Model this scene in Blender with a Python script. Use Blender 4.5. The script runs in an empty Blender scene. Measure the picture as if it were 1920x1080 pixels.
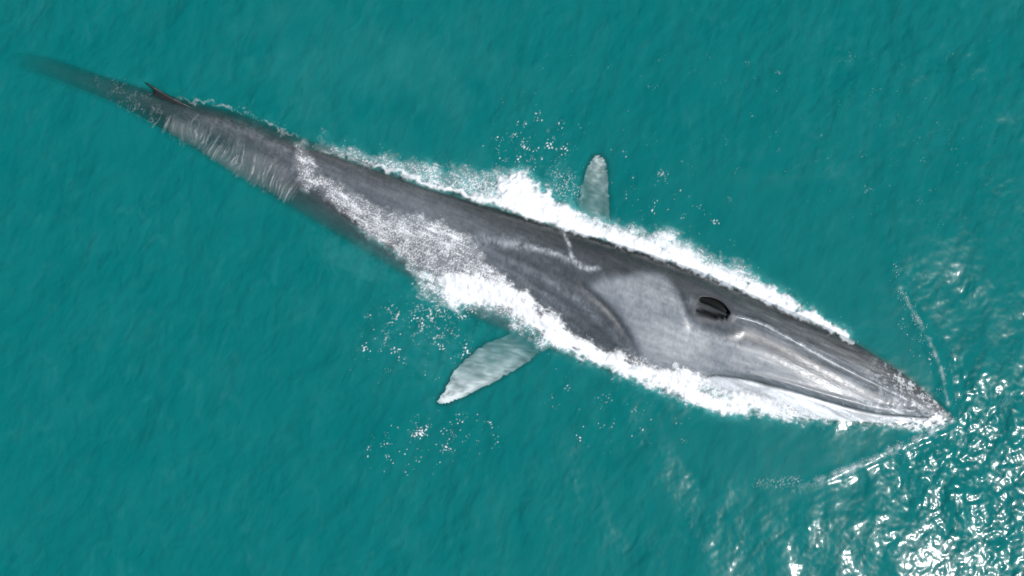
import bpy, math
import numpy as np
from mathutils import Vector
from mathutils.bvhtree import BVHTree

# ------------------------------------------------------------------ camera, light, exposure
S = bpy.context.scene
H = 22.0                      # drone height above the sea, metres
PXM = 100.0                   # photograph pixels per metre at sea level
cam_d = bpy.data.cameras.new('camera')
cam = bpy.data.objects.new('camera', cam_d)
S.collection.objects.link(cam)
cam.location = (0, 0, H)
cam.rotation_euler = (0, 0, 0)
cam_d.sensor_width = 36.0
cam_d.lens = 36.0 * H / 19.2
cam_d.clip_end = 5000
cam_d.clip_start = 0.1
S.camera = cam

SUN_TO = Vector((9.3, -5.5, H * 0.97)).normalized()      # towards the sun
elev = math.asin(SUN_TO.z)
world = bpy.data.worlds.new('World')
S.world = world
world.use_nodes = True
nt = world.node_tree
nt.nodes.clear()
wo = nt.nodes.new('ShaderNodeOutputWorld')
bg = nt.nodes.new('ShaderNodeBackground')
sk = nt.nodes.new('ShaderNodeTexSky')
sk.sky_type = 'NISHITA'
sk.sun_disc = False
sk.sun_elevation = elev
sk.sun_rotation = math.atan2(SUN_TO.x, SUN_TO.y)
bg.inputs['Strength'].default_value = 0.10
nt.links.new(sk.outputs[0], bg.inputs[0])
nt.links.new(bg.outputs[0], wo.inputs[0])

sun_d = bpy.data.lights.new('sun', 'SUN')
sun_d.energy = 4.4
sun_d.angle = math.radians(0.53)
sun_d.color = (1.0, 0.975, 0.945)
sun = bpy.data.objects.new('sun', sun_d)
S.collection.objects.link(sun)
sun.location = SUN_TO * 60
sun.rotation_euler = SUN_TO.to_track_quat('Z', 'Y').to_euler()

S.view_settings.view_transform = 'Standard'
S.view_settings.look = 'None'
S.view_settings.exposure = 0.0
S.view_settings.gamma = 1.0
S.view_settings.use_curve_mapping = False
S.cycles.use_denoising = True
S.cycles.denoising_prefilter = 'ACCURATE'
S.cycles.denoising_input_passes = 'RGB_ALBEDO_NORMAL'
S.cycles.max_bounces = 6
S.cycles.diffuse_bounces = 2
S.cycles.glossy_bounces = 2
S.cycles.transmission_bounces = 3
S.cycles.volume_bounces = 0
S.cycles.transparent_max_bounces = 16
S.cycles.sample_clamp_indirect = 4.0
S.cycles.caustics_reflective = False
S.cycles.caustics_refractive = False

# ------------------------------------------------------------------ number helpers
rng = np.random.default_rng(7)
X0, Y0, X1, Y1 = -240, -210, 2160, 1290          # chart of the place, 1 cell = 1 cm
CW, CH = X1 - X0, Y1 - Y0
GX, GY = np.meshgrid((np.arange(X0, X1) + 0.5).astype(np.float32), (np.arange(Y0, Y1) + 0.5).astype(np.float32))
FX = np.fft.rfftfreq(CW)[None, :]
FY = np.fft.fftfreq(CH)[:, None]


def gnoise(l0, l1, seed, slope=1.0, ang=0.0, stretch=1.0):
    """Band-limited random field: wavelengths l0..l1 cm; stretch > 1 makes streaks along ang (degrees, y down)."""
    r = np.random.default_rng(seed)
    w = np.fft.rfft2(r.standard_normal((CH, CW)).astype(np.float32))
    c, s = math.cos(math.radians(ang)), math.sin(math.radians(ang))
    fu = (FX * c + FY * s) * stretch
    fv = -FX * s + FY * c
    f = np.sqrt(fu * fu + fv * fv) + 1e-9
    amp = f ** (-slope) * np.exp(-(f * l0) ** 4) * (1 - np.exp(-(f * l1) ** 4))
    n = np.fft.irfft2(w * amp, s=(CH, CW))
    return ((n - n.mean()) / n.std()).astype(np.float32)


def blur(a, s):
    g = np.exp(-2 * (math.pi * s) ** 2 * (FX * FX + FY * FY))
    return np.fft.irfft2(np.fft.rfft2(a) * g, s=(CH, CW)).astype(np.float32)


def poly(pts):
    """1 inside the polygon, 0 outside, on the chart."""
    m = np.zeros((CH, CW), bool)
    n = len(pts)
    xs, ys = np.array(pts, float).T
    i0, i1 = max(0, int(ys.min()) - Y0 - 1), min(CH, int(ys.max()) - Y0 + 2)
    gx, gy = GX[i0:i1], GY[i0:i1]
    sub = np.zeros(gx.shape, bool)
    for k in range(n):
        xa, ya, xb, yb = xs[k], ys[k], xs[(k + 1) % n], ys[(k + 1) % n]
        if ya == yb:
            continue
        c = ((ya > gy) != (yb > gy)) & (gx < (xb - xa) * (gy - ya) / (yb - ya) + xa)
        sub ^= c
    m[i0:i1] = sub
    return m.astype(np.float32)


def soft(pts, s):
    """Polygon with its edge blurred by s, worked on a crop of the chart."""
    P = np.array(pts, float)
    pad = int(4 * s) + 3
    xa, xb = max(X0, int(P[:, 0].min()) - pad), min(X1, int(P[:, 0].max()) + pad)
    ya, yb = max(Y0, int(P[:, 1].min()) - pad), min(Y1, int(P[:, 1].max()) + pad)
    gx, gy = GX[ya - Y0:yb - Y0, xa - X0:xb - X0], GY[ya - Y0:yb - Y0, xa - X0:xb - X0]
    m = np.zeros(gx.shape, bool)
    n = len(P)
    for k in range(n):
        (x1, y1), (x2, y2) = P[k], P[(k + 1) % n]
        if y1 != y2:
            m ^= ((y1 > gy) != (y2 > gy)) & (gx < (x2 - x1) * (gy - y1) / (y2 - y1) + x1)
    q = int(3.5 * s) + 1
    g = np.exp(-np.arange(-q, q + 1) ** 2 / (2.0 * s * s))
    g /= g.sum()
    a = m.astype(np.float32)
    for ax in (0, 1):
        b = np.zeros_like(a)
        L = a.shape[ax]
        for i, w in enumerate(g):
            o = i - q
            if abs(o) >= L:
                continue
            d, e = (slice(max(0, o), L + min(0, o)), slice(max(0, -o), L - max(0, o)))
            if ax == 0:
                b[d] += w * a[e]
            else:
                b[:, d] += w * a[:, e]
        a = b
    out = np.zeros((CH, CW), np.float32)
    out[ya - Y0:yb - Y0, xa - X0:xb - X0] = a
    return out


def sm(a, b, x):
    t = np.clip((x - a) / (b - a), 0, 1)
    return t * t * (3 - 2 * t)


def spl(pts, n=12):
    """Catmull-Rom through the points."""
    p = np.array(pts, float)
    p = np.vstack([2 * p[0] - p[1], p, 2 * p[-1] - p[-2]])
    out = []
    for i in range(1, len(p) - 2):
        for t in np.linspace(0, 1, n, endpoint=False):
            a, b, c, d = p[i - 1], p[i], p[i + 1], p[i + 2]
            out.append(0.5 * (2 * b + (c - a) * t + (2 * a - 5 * b + 4 * c - d) * t * t + (3 * b - a - 3 * c + d) * t ** 3))
    out.append(p[-2])
    return np.array(out)


def dist_line(pts, px, py, reach=120):
    """Distance to a polyline, signed side and run 0..1 along it, for arrays of points."""
    P = np.array(pts, float)
    L = np.r_[0, np.cumsum(np.hypot(*np.diff(P, axis=0).T))]
    best = np.full(px.shape, 1e9)
    run = np.zeros(px.shape)
    side = np.zeros(px.shape)
    near = (px > P[:, 0].min() - reach) & (px < P[:, 0].max() + reach) & (py > P[:, 1].min() - reach) & (py < P[:, 1].max() + reach)
    x, y = px[near], py[near]
    b = np.full(x.shape, 1e9)
    r = np.zeros(x.shape)
    sd = np.zeros(x.shape)
    for k in range(len(P) - 1):
        d = P[k + 1] - P[k]
        l2 = d @ d + 1e-12
        t = np.clip(((x - P[k, 0]) * d[0] + (y - P[k, 1]) * d[1]) / l2, 0, 1)
        ex, ey = x - P[k, 0] - t * d[0], y - P[k, 1] - t * d[1]
        q = np.hypot(ex, ey)
        m = q < b
        b[m] = q[m]
        r[m] = (L[k] + t * math.sqrt(l2))[m] / L[-1]
        sd[m] = np.sign(d[0] * ey - d[1] * ex)[m]
    best[near], run[near], side[near] = b, r, sd
    return best, side, run


def sample(a, px, py):
    x = np.clip(px - X0 - 0.5, 0, CW - 1.001)
    y = np.clip(py - Y0 - 0.5, 0, CH - 1.001)
    i, j = x.astype(int), y.astype(int)
    fx, fy = x - i, y - j
    return (a[j, i] * (1 - fx) + a[j, i + 1] * fx) * (1 - fy) + (a[j + 1, i] * (1 - fx) + a[j + 1, i + 1] * fx) * fy


def to_world(px, py, z):
    k = (H - z) / H / PXM
    return np.stack([(px - 960) * k, (540 - py) * k, z + 0 * px], -1)


def to_chart(co):
    k = H / (H - co[:, 2]) * PXM
    return co[:, 0] * k + 960, 540 - co[:, 1] * k


def grid_faces(nu, nv, wrap=False):
    i = np.arange(nu - 1)[:, None]
    j = np.arange(nv if wrap else nv - 1)[None, :]
    j2 = (j + 1) % nv
    return np.stack([i * nv + j, (i + 1) * nv + j, (i + 1) * nv + j2, i * nv + j2], -1).reshape(-1, 4)


def build(name, co, faces, mat, smooth=True, label=None, cat=None, kind=None, extra=None):
    me = bpy.data.meshes.new(name)
    co = np.asarray(co, np.float32)
    faces = np.asarray(faces, np.int32)
    k = faces.shape[1]
    me.vertices.add(len(co))
    me.vertices.foreach_set('co', co.ravel())
    li, ls = faces.ravel(), np.arange(0, faces.size, k, dtype=np.int32)
    if extra is not None:
        li, ls = np.r_[li, extra].astype(np.int32), np.r_[ls, faces.size].astype(np.int32)
    me.loops.add(len(li))
    me.loops.foreach_set('vertex_index', li)
    me.polygons.add(len(ls))
    me.polygons.foreach_set('loop_start', ls)
    me.polygons.foreach_set('use_smooth', np.full(len(ls), smooth))
    me.update(calc_edges=True)
    me.materials.append(mat)
    o = bpy.data.objects.new(name, me)
    S.collection.objects.link(o)
    if label:
        o['label'] = label
    if cat:
        o['category'] = cat
    if kind:
        o['kind'] = kind
    return o


def attr(o, name, vals, color=False):
    me = o.data
    if color:
        a = me.attributes.new(name, 'FLOAT_COLOR', 'POINT')
        a.data.foreach_set('color', np.c_[vals, np.ones(len(vals))].astype(np.float32).ravel())
    else:
        a = me.attributes.new(name, 'FLOAT', 'POINT')
        a.data.foreach_set('value', np.asarray(vals, np.float32))


# ------------------------------------------------------------------ materials
def new_mat(name):
    m = bpy.data.materials.new(name)
    m.use_nodes = True
    m.node_tree.nodes.clear()
    return m, m.node_tree.nodes, m.node_tree.links


def turn(n, l, vec, deg):
    """The vector turned about z."""
    v = n.new('ShaderNodeMapping')
    v.inputs['Rotation'].default_value = (0, 0, math.radians(deg))
    l.new(vec, v.inputs['Vector'])
    return v.outputs[0]


def water_mat():
    m, n, l = new_mat('sea_water')
    out = n.new('ShaderNodeOutputMaterial')
    geo = n.new('ShaderNodeNewGeometry')
    att = n.new('ShaderNodeAttribute')
    att.attribute_name = 'ripple'
    mp = n.new('ShaderNodeMapping')
    mp.inputs['Scale'].default_value = (1.0, 0.55, 1.0)
    l.new(turn(n, l, geo.outputs['Position'], 20), mp.inputs['Vector'])
    no = n.new('ShaderNodeTexNoise')
    no.inputs['Scale'].default_value = 9.0
    no.inputs['Detail'].default_value = 3.0
    no.inputs['Distortion'].default_value = 0.6
    l.new(mp.outputs[0], no.inputs['Vector'])
    bp = n.new('ShaderNodeBump')
    bp.inputs['Distance'].default_value = 0.003
    l.new(no.outputs['Fac'], bp.inputs['Height'])
    l.new(att.outputs['Fac'], bp.inputs['Strength'])
    fr = n.new('ShaderNodeFresnel')
    fr.inputs['IOR'].default_value = 1.34
    l.new(bp.outputs[0], fr.inputs['Normal'])
    g1 = n.new('ShaderNodeBsdfGlossy')
    g1.inputs['Roughness'].default_value = 0.12
    g2 = n.new('ShaderNodeBsdfGlossy')
    g2.inputs['Roughness'].default_value = 0.27
    for g in (g1, g2):
        g.distribution = 'BECKMANN' if g is g2 else 'GGX'
        l.new(bp.outputs[0], g.inputs['Normal'])
    mg = n.new('ShaderNodeMixShader')
    mr = n.new('ShaderNodeMapRange')
    mr.inputs['From Min'].default_value = 0.1
    mr.inputs['From Max'].default_value = 1.1
    mr.inputs['To Min'].default_value = 0.04
    mr.inputs['To Max'].default_value = 0.42
    l.new(att.outputs['Fac'], mr.inputs['Value'])
    l.new(mr.outputs[0], mg.inputs[0])
    l.new(g1.outputs[0], mg.inputs[1])
    l.new(g2.outputs[0], mg.inputs[2])
    tr = n.new('ShaderNodeBsdfTransparent')
    mx = n.new('ShaderNodeMixShader')
    l.new(fr.outputs[0], mx.inputs[0])
    l.new(tr.outputs[0], mx.inputs[1])
    l.new(mg.outputs[0], mx.inputs[2])
    # cloudy top layer of the water: takes the light of the sun on every small wave
    n3 = n.new('ShaderNodeTexNoise')
    n3.inputs['Scale'].default_value = 3.4
    n3.inputs['Detail'].default_value = 6.0
    n3.inputs['Roughness'].default_value = 0.5
    n3.inputs['Distortion'].default_value = 0.25
    mp3 = n.new('ShaderNodeMapping')
    mp3.inputs['Scale'].default_value = (1.2, 0.75, 1.0)
    l.new(turn(n, l, geo.outputs['Position'], 24), mp3.inputs['Vector'])
    l.new(mp3.outputs[0], n3.inputs['Vector'])
    st3 = n.new('ShaderNodeMapRange')
    st3.inputs['To Min'].default_value = 0.5
    st3.inputs['To Max'].default_value = 1.1
    l.new(att.outputs['Fac'], st3.inputs['Value'])
    b3 = n.new('ShaderNodeBump')
    b3.inputs['Distance'].default_value = 0.125
    n4 = n.new('ShaderNodeTexNoise')
    n4.inputs['Scale'].default_value = 0.9
    n4.inputs['Detail'].default_value = 2.0
    l.new(mp3.outputs[0], n4.inputs['Vector'])
    h4 = n.new('ShaderNodeMath')
    h4.operation = 'MULTIPLY_ADD'
    h4.inputs[1].default_value = 2.2
    l.new(n4.outputs['Fac'], h4.inputs[0])
    l.new(n3.outputs['Fac'], h4.inputs[2])
    l.new(h4.outputs[0], b3.inputs['Height'])
    l.new(st3.outputs[0], b3.inputs['Strength'])
    d3 = n.new('ShaderNodeBsdfDiffuse')
    d3.inputs['Color'].default_value = (0.002, 0.172, 0.168, 1)
    l.new(b3.outputs[0], d3.inputs['Normal'])
    m3 = n.new('ShaderNodeMixShader')
    dp = n.new('ShaderNodeAttribute')
    dp.attribute_name = 'deep'
    l.new(dp.outputs['Fac'], m3.inputs[0])
    l.new(mx.outputs[0], m3.inputs[1])
    l.new(d3.outputs[0], m3.inputs[2])
    # faint pale streaks, drawn as bubbles, painting in the ripples' uneven light
    mp2 = n.new('ShaderNodeMapping')
    mp2.inputs['Scale'].default_value = (1.25, 0.62, 1.0)
    l.new(turn(n, l, geo.outputs['Position'], 18), mp2.inputs['Vector'])
    s1 = n.new('ShaderNodeTexNoise')
    s1.inputs['Scale'].default_value = 2.6
    s1.inputs['Detail'].default_value = 8.0
    s1.inputs['Roughness'].default_value = 0.74
    s1.inputs['Distortion'].default_value = 0.8
    l.new(mp2.outputs[0], s1.inputs['Vector'])
    s2 = n.new('ShaderNodeTexNoise')
    s2.inputs['Scale'].default_value = 0.55
    s2.inputs['Detail'].default_value = 3.0
    l.new(geo.outputs['Position'], s2.inputs['Vector'])
    r1 = n.new('ShaderNodeMapRange')
    r1.interpolation_type = 'SMOOTHSTEP'
    r1.inputs['From Min'].default_value = 0.44
    r1.inputs['From Max'].default_value = 0.86
    l.new(s1.outputs['Fac'], r1.inputs['Value'])
    r2 = n.new('ShaderNodeMapRange')
    r2.inputs['From Min'].default_value = 0.36
    r2.inputs['From Max'].default_value = 0.68
    r2.inputs['To Min'].default_value = 0.35
    l.new(s2.outputs['Fac'], r2.inputs['Value'])
    mm = n.new('ShaderNodeMath')
    mm.operation = 'MULTIPLY'
    l.new(r1.outputs[0], mm.inputs[0])
    l.new(r2.outputs[0], mm.inputs[1])
    rr = n.new('ShaderNodeMapRange')
    rr.inputs['From Max'].default_value = 0.9
    rr.inputs['To Min'].default_value = 0.03
    rr.inputs['To Max'].default_value = 0.11
    l.new(att.outputs['Fac'], rr.inputs['Value'])
    mm2 = n.new('ShaderNodeMath')
    mm2.operation = 'MULTIPLY'
    l.new(mm.outputs[0], mm2.inputs[0])
    l.new(rr.outputs[0], mm2.inputs[1])
    df = n.new('ShaderNodeBsdfDiffuse')
    df.inputs['Color'].default_value = (0.22, 0.72, 0.70, 1)
    ms = n.new('ShaderNodeMixShader')
    mk = n.new('ShaderNodeAttribute')
    mk.attribute_name = 'milk'
    mm3 = n.new('ShaderNodeMath')
    mm3.operation = 'ADD'
    l.new(mm2.outputs[0], mm3.inputs[0])
    l.new(mk.outputs['Fac'], mm3.inputs[1])
    l.new(mm3.outputs[0], ms.inputs[0])
    l.new(m3.outputs[0], ms.inputs[1])
    l.new(df.outputs[0], ms.inputs[2])
    l.new(ms.outputs[0], out.inputs['Surface'])
    sc = n.new('ShaderNodeVolumeScatter')
    sc.inputs['Color'].default_value = (0.01, 1.0, 0.985, 1)
    sc.inputs['Density'].default_value = 0.9
    sc.inputs['Anisotropy'].default_value = 0.0
    ab = n.new('ShaderNodeVolumeAbsorption')
    ab.inputs['Color'].default_value = (0.0, 0.935, 0.935, 1)
    ab.inputs['Density'].default_value = 0.95
    ad = n.new('ShaderNodeAddShader')
    l.new(sc.outputs[0], ad.inputs[0])
    l.new(ab.outputs[0], ad.inputs[1])
    l.new(ad.outputs[0], out.inputs['Volume'])
    return m


def skin_mat():
    m, n, l = new_mat('wet_whale_skin')
    out = n.new('ShaderNodeOutputMaterial')
    p = n.new('ShaderNodeBsdfPrincipled')
    at = n.new('ShaderNodeAttribute')
    at.attribute_name = 'pigment_and_shade'
    ro = n.new('ShaderNodeAttribute')
    ro.attribute_name = 'rough'
    tc = n.new('ShaderNodeTexCoord')
    mp = n.new('ShaderNodeMapping')
    mp.inputs['Scale'].default_value = (0.8, 4.5, 1.0)
    l.new(turn(n, l, tc.outputs['Object'], 23), mp.inputs['Vector'])
    n1 = n.new('ShaderNodeTexNoise')
    n1.inputs['Scale'].default_value = 7.0
    n1.inputs['Detail'].default_value = 5.0
    l.new(mp.outputs[0], n1.inputs['Vector'])
    n2 = n.new('ShaderNodeTexNoise')
    n2.inputs['Scale'].default_value = 30.0
    n2.inputs['Detail'].default_value = 3.0
    l.new(tc.outputs['Object'], n2.inputs['Vector'])
    add = n.new('ShaderNodeMath')
    add.operation = 'ADD'
    l.new(n1.outputs['Fac'], add.inputs[0])
    l.new(n2.outputs['Fac'], add.inputs[1])
    bp = n.new('ShaderNodeBump')
    bp.inputs['Strength'].default_value = 0.10
    bp.inputs['Distance'].default_value = 0.006
    l.new(add.outputs[0], bp.inputs['Height'])
    l.new(bp.outputs[0], p.inputs['Normal'])
    l.new(at.outputs['Color'], p.inputs['Base Color'])
    l.new(ro.outputs['Fac'], p.inputs['Roughness'])
    p.inputs['IOR'].default_value = 1.4
    b2 = n.new('ShaderNodeBump')
    b2.inputs['Strength'].default_value = 0.35
    b2.inputs['Distance'].default_value = 0.012
    l.new(n1.outputs['Fac'], b2.inputs['Height'])
    p.inputs['Coat Roughness'].default_value = 0.17
    p.inputs['Coat IOR'].default_value = 1.33
    cw = n.new('ShaderNodeMapRange')
    cw.inputs['From Min'].default_value = 0.5
    cw.inputs['From Max'].default_value = 0.62
    cw.inputs['To Min'].default_value = 0.15
    cw.inputs['To Max'].default_value = 0.0
    l.new(ro.outputs['Fac'], cw.inputs['Value'])
    l.new(cw.outputs[0], p.inputs['Coat Weight'])
    l.new(b2.outputs[0], p.inputs['Coat Normal'])
    sp = n.new('ShaderNodeMapRange')
    sp.inputs['From Min'].default_value = 0.5
    sp.inputs['From Max'].default_value = 0.72
    sp.inputs['To Min'].default_value = 0.5
    sp.inputs['To Max'].default_value = 0.06
    l.new(ro.outputs['Fac'], sp.inputs['Value'])
    l.new(sp.outputs[0], p.inputs['Specular IOR Level'])
    l.new(p.outputs[0], out.inputs['Surface'])
    return m


def foam_mat():
    m, n, l = new_mat('sea_foam')
    out = n.new('ShaderNodeOutputMaterial')
    at = n.new('ShaderNodeAttribute')
    at.attribute_name = 'cover'
    geo = n.new('ShaderNodeNewGeometry')
    no = n.new('ShaderNodeTexNoise')
    no.inputs['Scale'].default_value = 26.0
    no.inputs['Detail'].default_value = 4.0
    l.new(geo.outputs['Position'], no.inputs['Vector'])
    bp = n.new('ShaderNodeBump')
    bp.inputs['Strength'].default_value = 0.12
    bp.inputs['Distance'].default_value = 0.01
    l.new(no.outputs['Fac'], bp.inputs['Height'])
    d = n.new('ShaderNodeBsdfDiffuse')
    d.inputs['Color'].default_value = (0.93, 0.94, 0.94, 1)
    l.new(bp.outputs[0], d.inputs['Normal'])
    tl = n.new('ShaderNodeBsdfTranslucent')
    tl.inputs['Color'].default_value = (0.8, 0.86, 0.86, 1)
    m1 = n.new('ShaderNodeMixShader')
    m1.inputs[0].default_value = 0.2
    l.new(d.outputs[0], m1.inputs[1])
    l.new(tl.outputs[0], m1.inputs[2])
    t = n.new('ShaderNodeBsdfTransparent')
    mx = n.new('ShaderNodeMixShader')
    l.new(at.outputs['Fac'], mx.inputs[0])
    l.new(t.outputs[0], mx.inputs[1])
    l.new(m1.outputs[0], mx.inputs[2])
    l.new(mx.outputs[0], out.inputs['Surface'])
    return m


def plain_mat(name, col, rough=0.5):
    m, n, l = new_mat(name)
    out = n.new('ShaderNodeOutputMaterial')
    p = n.new('ShaderNodeBsdfPrincipled')
    tc = n.new('ShaderNodeTexCoord')
    no = n.new('ShaderNodeTexNoise')
    no.inputs['Scale'].default_value = 0.6
    no.inputs['Detail'].default_value = 5.0
    l.new(tc.outputs['Object'], no.inputs['Vector'])
    cr = n.new('ShaderNodeValToRGB')
    cr.color_ramp.elements[0].color = tuple(c * 0.85 for c in col) + (1,)
    cr.color_ramp.elements[1].color = tuple(min(1, c * 1.12) for c in col) + (1,)
    l.new(no.outputs['Fac'], cr.inputs[0])
    l.new(cr.outputs[0], p.inputs['Base Color'])
    p.inputs['Roughness'].default_value = rough
    l.new(p.outputs[0], out.inputs['Surface'])
    return m


M_WATER, M_SKIN, M_FOAM = water_mat(), skin_mat(), foam_mat()
M_DROP = foam_mat()
M_DROP.name = 'spray_white'
M_BED = plain_mat('sand', (0.30, 0.27, 0.2), 0.9)

# ------------------------------------------------------------------ whale: the line of the body
P0 = np.array([60.0, 112.0])
PA = np.array([1722.0, 671.0])
LEN = np.hypot(*PA)
PA /= LEN
PN = np.array([-PA[1], PA[0]])             # towards the whale's left flank


def uv(p):
    q = np.array(p, float) - P0
    return q @ PA, q @ PN


def edge(pts):
    q = np.array([uv(p) for p in pts])
    q = q[np.argsort(q[:, 0])]
    us = np.linspace(q[0, 0], q[-1, 0], 1200)
    return us, np.interp(us, q[:, 0], q[:, 1])


def smooth1(us, vs, s):
    d = us[1] - us[0]
    k = int(4 * s / d) + 1
    x = np.arange(-k, k + 1) * d
    g = np.exp(-x * x / (2 * s * s))
    g /= g.sum()
    pad = np.r_[2 * vs[0] - vs[k:0:-1], vs, 2 * vs[-1] - vs[-2:-k - 2:-1]]
    return np.convolve(pad, g, 'valid')


U_PTS = [(-10, 92), (40, 99), (100, 110), (150, 128), (200, 146), (250, 160), (300, 175), (340, 186), (450, 212), (560, 256), (630, 280), (700, 306), (800, 342),
         (900, 370), (1000, 399), (1100, 430), (1200, 461), (1300, 496), (1400, 541), (1500, 588), (1600, 640), (1690, 697), (1740, 738), (1770, 764), (1784, 783)]
L_PTS = [(-10, 110), (40, 126), (100, 146), (150, 167), (207, 188), (275, 225), (350, 270), (450, 332), (550, 391), (650, 451), (760, 517), (850, 575), (950, 622),
         (1050, 662), (1150, 698), (1250, 732), (1340, 758), (1450, 778), (1550, 788), (1650, 793), (1730, 795), (1765, 794), (1784, 786)]
M_PTS = [(-10, 100), (60, 112), (150, 143), (250, 178), (345, 205), (450, 245), (560, 295), (700, 350), (850, 408), (1000, 462), (1150, 510), (1335, 576),
         (1450, 626), (1550, 678), (1650, 728), (1740, 772), (1784, 785)]
uU, vU = edge(U_PTS)
uL, vL = edge(L_PTS)
uM, vM = edge(M_PTS)
vU, vL, vM = smooth1(uU, vU, 14), smooth1(uL, vL, 14), smooth1(uM, vM, 18)
Z_PTS = [(-10, -1.70), (45, -0.70), (80, -0.48), (150, -0.28), (230, -0.15), (300, -0.08), (345, -0.035), (450, 0.02), (560, 0.09), (700, 0.20), (900, 0.36), (1100, 0.47), (1250, 0.54),
         (1330, 0.55), (1450, 0.50), (1600, 0.36), (1700, 0.20), (1750, 0.08), (1784, -0.02)]
zu = np.array([uv((x, np.interp(x, [p[0] for p in M_PTS], [p[1] for p in M_PTS])))[0] for x, z in Z_PTS])
zuu = np.linspace(zu[0], zu[-1], 1200)
zz = smooth1(zuu, np.interp(zuu, zu, [z for x, z in Z_PTS]), 22)


NOS_R = [(1317, 562), (1334, 566), (1350, 574), (1364, 586)]
NOS_L = [(1308, 583), (1325, 588), (1342, 592), (1362, 594)]


def features(px, py):
    """Relief of the skin (metres) at chart points, for the upper side."""
    r = np.zeros(px.shape)
    # median ridge of the rostrum with a furrow on each side
    d, s, t = dist_line(spl([(1372, 592), (1420, 604), (1480, 634), (1550, 674), (1650, 724), (1735, 764)]), px, py)
    taper = sm(0, 0.08, t) * (1 - sm(0.75, 1.0, t))
    r += taper * (0.04 * np.exp(-(d / 6.5) ** 2) - 0.03 * np.exp(-((d - 22) / 16) ** 2))
    # outer groove below the blowholes
    d, s, t = dist_line(spl([(1290, 590), (1325, 618), (1380, 634), (1440, 652), (1520, 690)]), px, py)
    r -= 0.025 * np.exp(-(d / 18) ** 2) * sm(0, 0.15, t) * (1 - sm(0.3, 1, t))
    d, s, t = dist_line(spl([(1320, 640), (1390, 652), (1450, 668), (1560, 712)]), px, py)
    r += 0.008 * np.exp(-(d / 10) ** 2) * sm(0, 0.15, t) * (1 - sm(0.2, 0.6, t))
    # splash guard: mound round the blowholes, open behind
    d, s, t = dist_line(spl([(1300, 568), (1330, 552), (1362, 566), (1378, 590)]), px, py)
    r += 0.03 * np.exp(-(d / 26) ** 2)
    d, s, t = dist_line(spl([(1300, 600), (1335, 606), (1365, 603), (1380, 592)]), px, py)
    r += 0.018 * np.exp(-(d / 18) ** 2)
    # two nostrils, meeting in front
    for a, w, dep in ((NOS_R, 7.0, 0.12), (NOS_L, 4.0, 0.08)):
        d, s, t = dist_line(spl(a), px, py)
        ww = w * (0.55 + 0.55 * np.sin(np.pi * np.clip(t * 0.85 + 0.1, 0, 1)))
        r -= dep * (1 - sm(ww * 0.45, ww * 1.25, d))
    # lip line: the upper jaw stands proud of the lower one
    lip = spl([(1285, 722), (1312, 709), (1345, 704), (1400, 711), (1470, 728), (1560, 754), (1640, 774), (1700, 780), (1752, 783)])
    d, s, t = dist_line(lip, px, py, 90)
    below = (s > 0) & (d < 90)
    f = sm(0, 0.06, t) * (1 - sm(0.9, 1.0, t))
    r -= f * 0.06 * np.exp(-(d / 4.5) ** 2)
    r -= f * np.where(below, 0.05 * sm(0, 5, d), 0)
    r += f * np.where(~below, 0.03 * np.exp(-((d - 9) / 7) ** 2), 0)
    # fold behind the jaw and the pleats of the flank
    d, s, t = dist_line(spl([(900, 452), (985, 470), (1050, 505), (1105, 545), (1150, 588), (1180, 630), (1197, 668)]), px, py)
    r -= 0.03 * np.exp(-(d / 9) ** 2) * sm(0.1, 0.5, t)
    r += 0.006 * np.exp(-((d - 22) / 14) ** 2) * np.where(s > 0, 1, 0.3) * sm(0.1, 0.5, t)
    for k, pts in enumerate(([(930, 478), (1010, 520), (1080, 562), (1135, 612), (1172, 655)], [(935, 498), (1010, 545), (1070, 590), (1120, 632), (1150, 655)],
                             [(950, 515), (1010, 562), (1070, 606), (1110, 634)], [(985, 512), (1050, 552), (1105, 600), (1140, 640)])):
        d, s, t = dist_line(spl(pts), px, py)
        r += (0.010 * np.exp(-(d / 8) ** 2) - 0.005 * np.exp(-((d - 13) / 6) ** 2)) * np.sin(np.pi * np.clip(t, 0, 1)) ** 0.5
    # shallow hollow round the pale blaze
    d, s, t = dist_line(spl([(1265, 530), (1282, 570), (1296, 610)]), px, py)
    r -= 0.02 * np.exp(-(d / 9) ** 2)
    # shoulder hollow beside the spine
    d, s, t = dist_line(spl([(930, 430), (1020, 455), (1100, 490), (1200, 500)]), px, py)
    r -= 0.025 * np.exp(-(d / 16) ** 2) * np.sin(np.pi * t)
    # cross wrinkles near the snout tip
    r += 0.006 * np.sin(((px - 1600) * PA[0] + (py - 700) * PA[1]) / 3.4) * sm(1640, 1690, px + 0.3 * (py - 740)) * (1 - sm(1735, 1765, px))
    return r


NU, NV = 900, 250
su = np.linspace(0, 1, NU)
ubeg, uend = max(uU[0], uL[0]), min(uU[-1], uL[-1], uM[-1]) - 1.0
su = ubeg + (uend - ubeg) * (su + 0.012 * np.sin(np.pi * su) ** 2)
th = np.linspace(0, 2 * np.pi, NV, endpoint=False)
TH, UU = np.meshgrid(th, su)
VU, VL = np.interp(UU, uU, vU), np.interp(UU, uL, vL)
VM = np.clip(np.interp(UU, uM, vM), VU + 0.25 * (VL - VU), VL - 0.25 * (VL - VU))
ZT = np.interp(UU, zuu, zz)
W = (VL - VU) / PXM
HZ = 0.46 * W
head = sm(1380, 1650, UU)                     # the rostrum flattens forward
HZ = HZ * (1 - 0.25 * head)
cosn, sinn = np.cos(TH), np.sin(TH)
pw = 1 - 0.28 * head
zz_s = np.sign(sinn) * np.abs(sinn) ** pw
V = np.where(cosn > 0, VM + (VU - VM) * cosn, VM + (VM - VL) * cosn)
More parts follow.
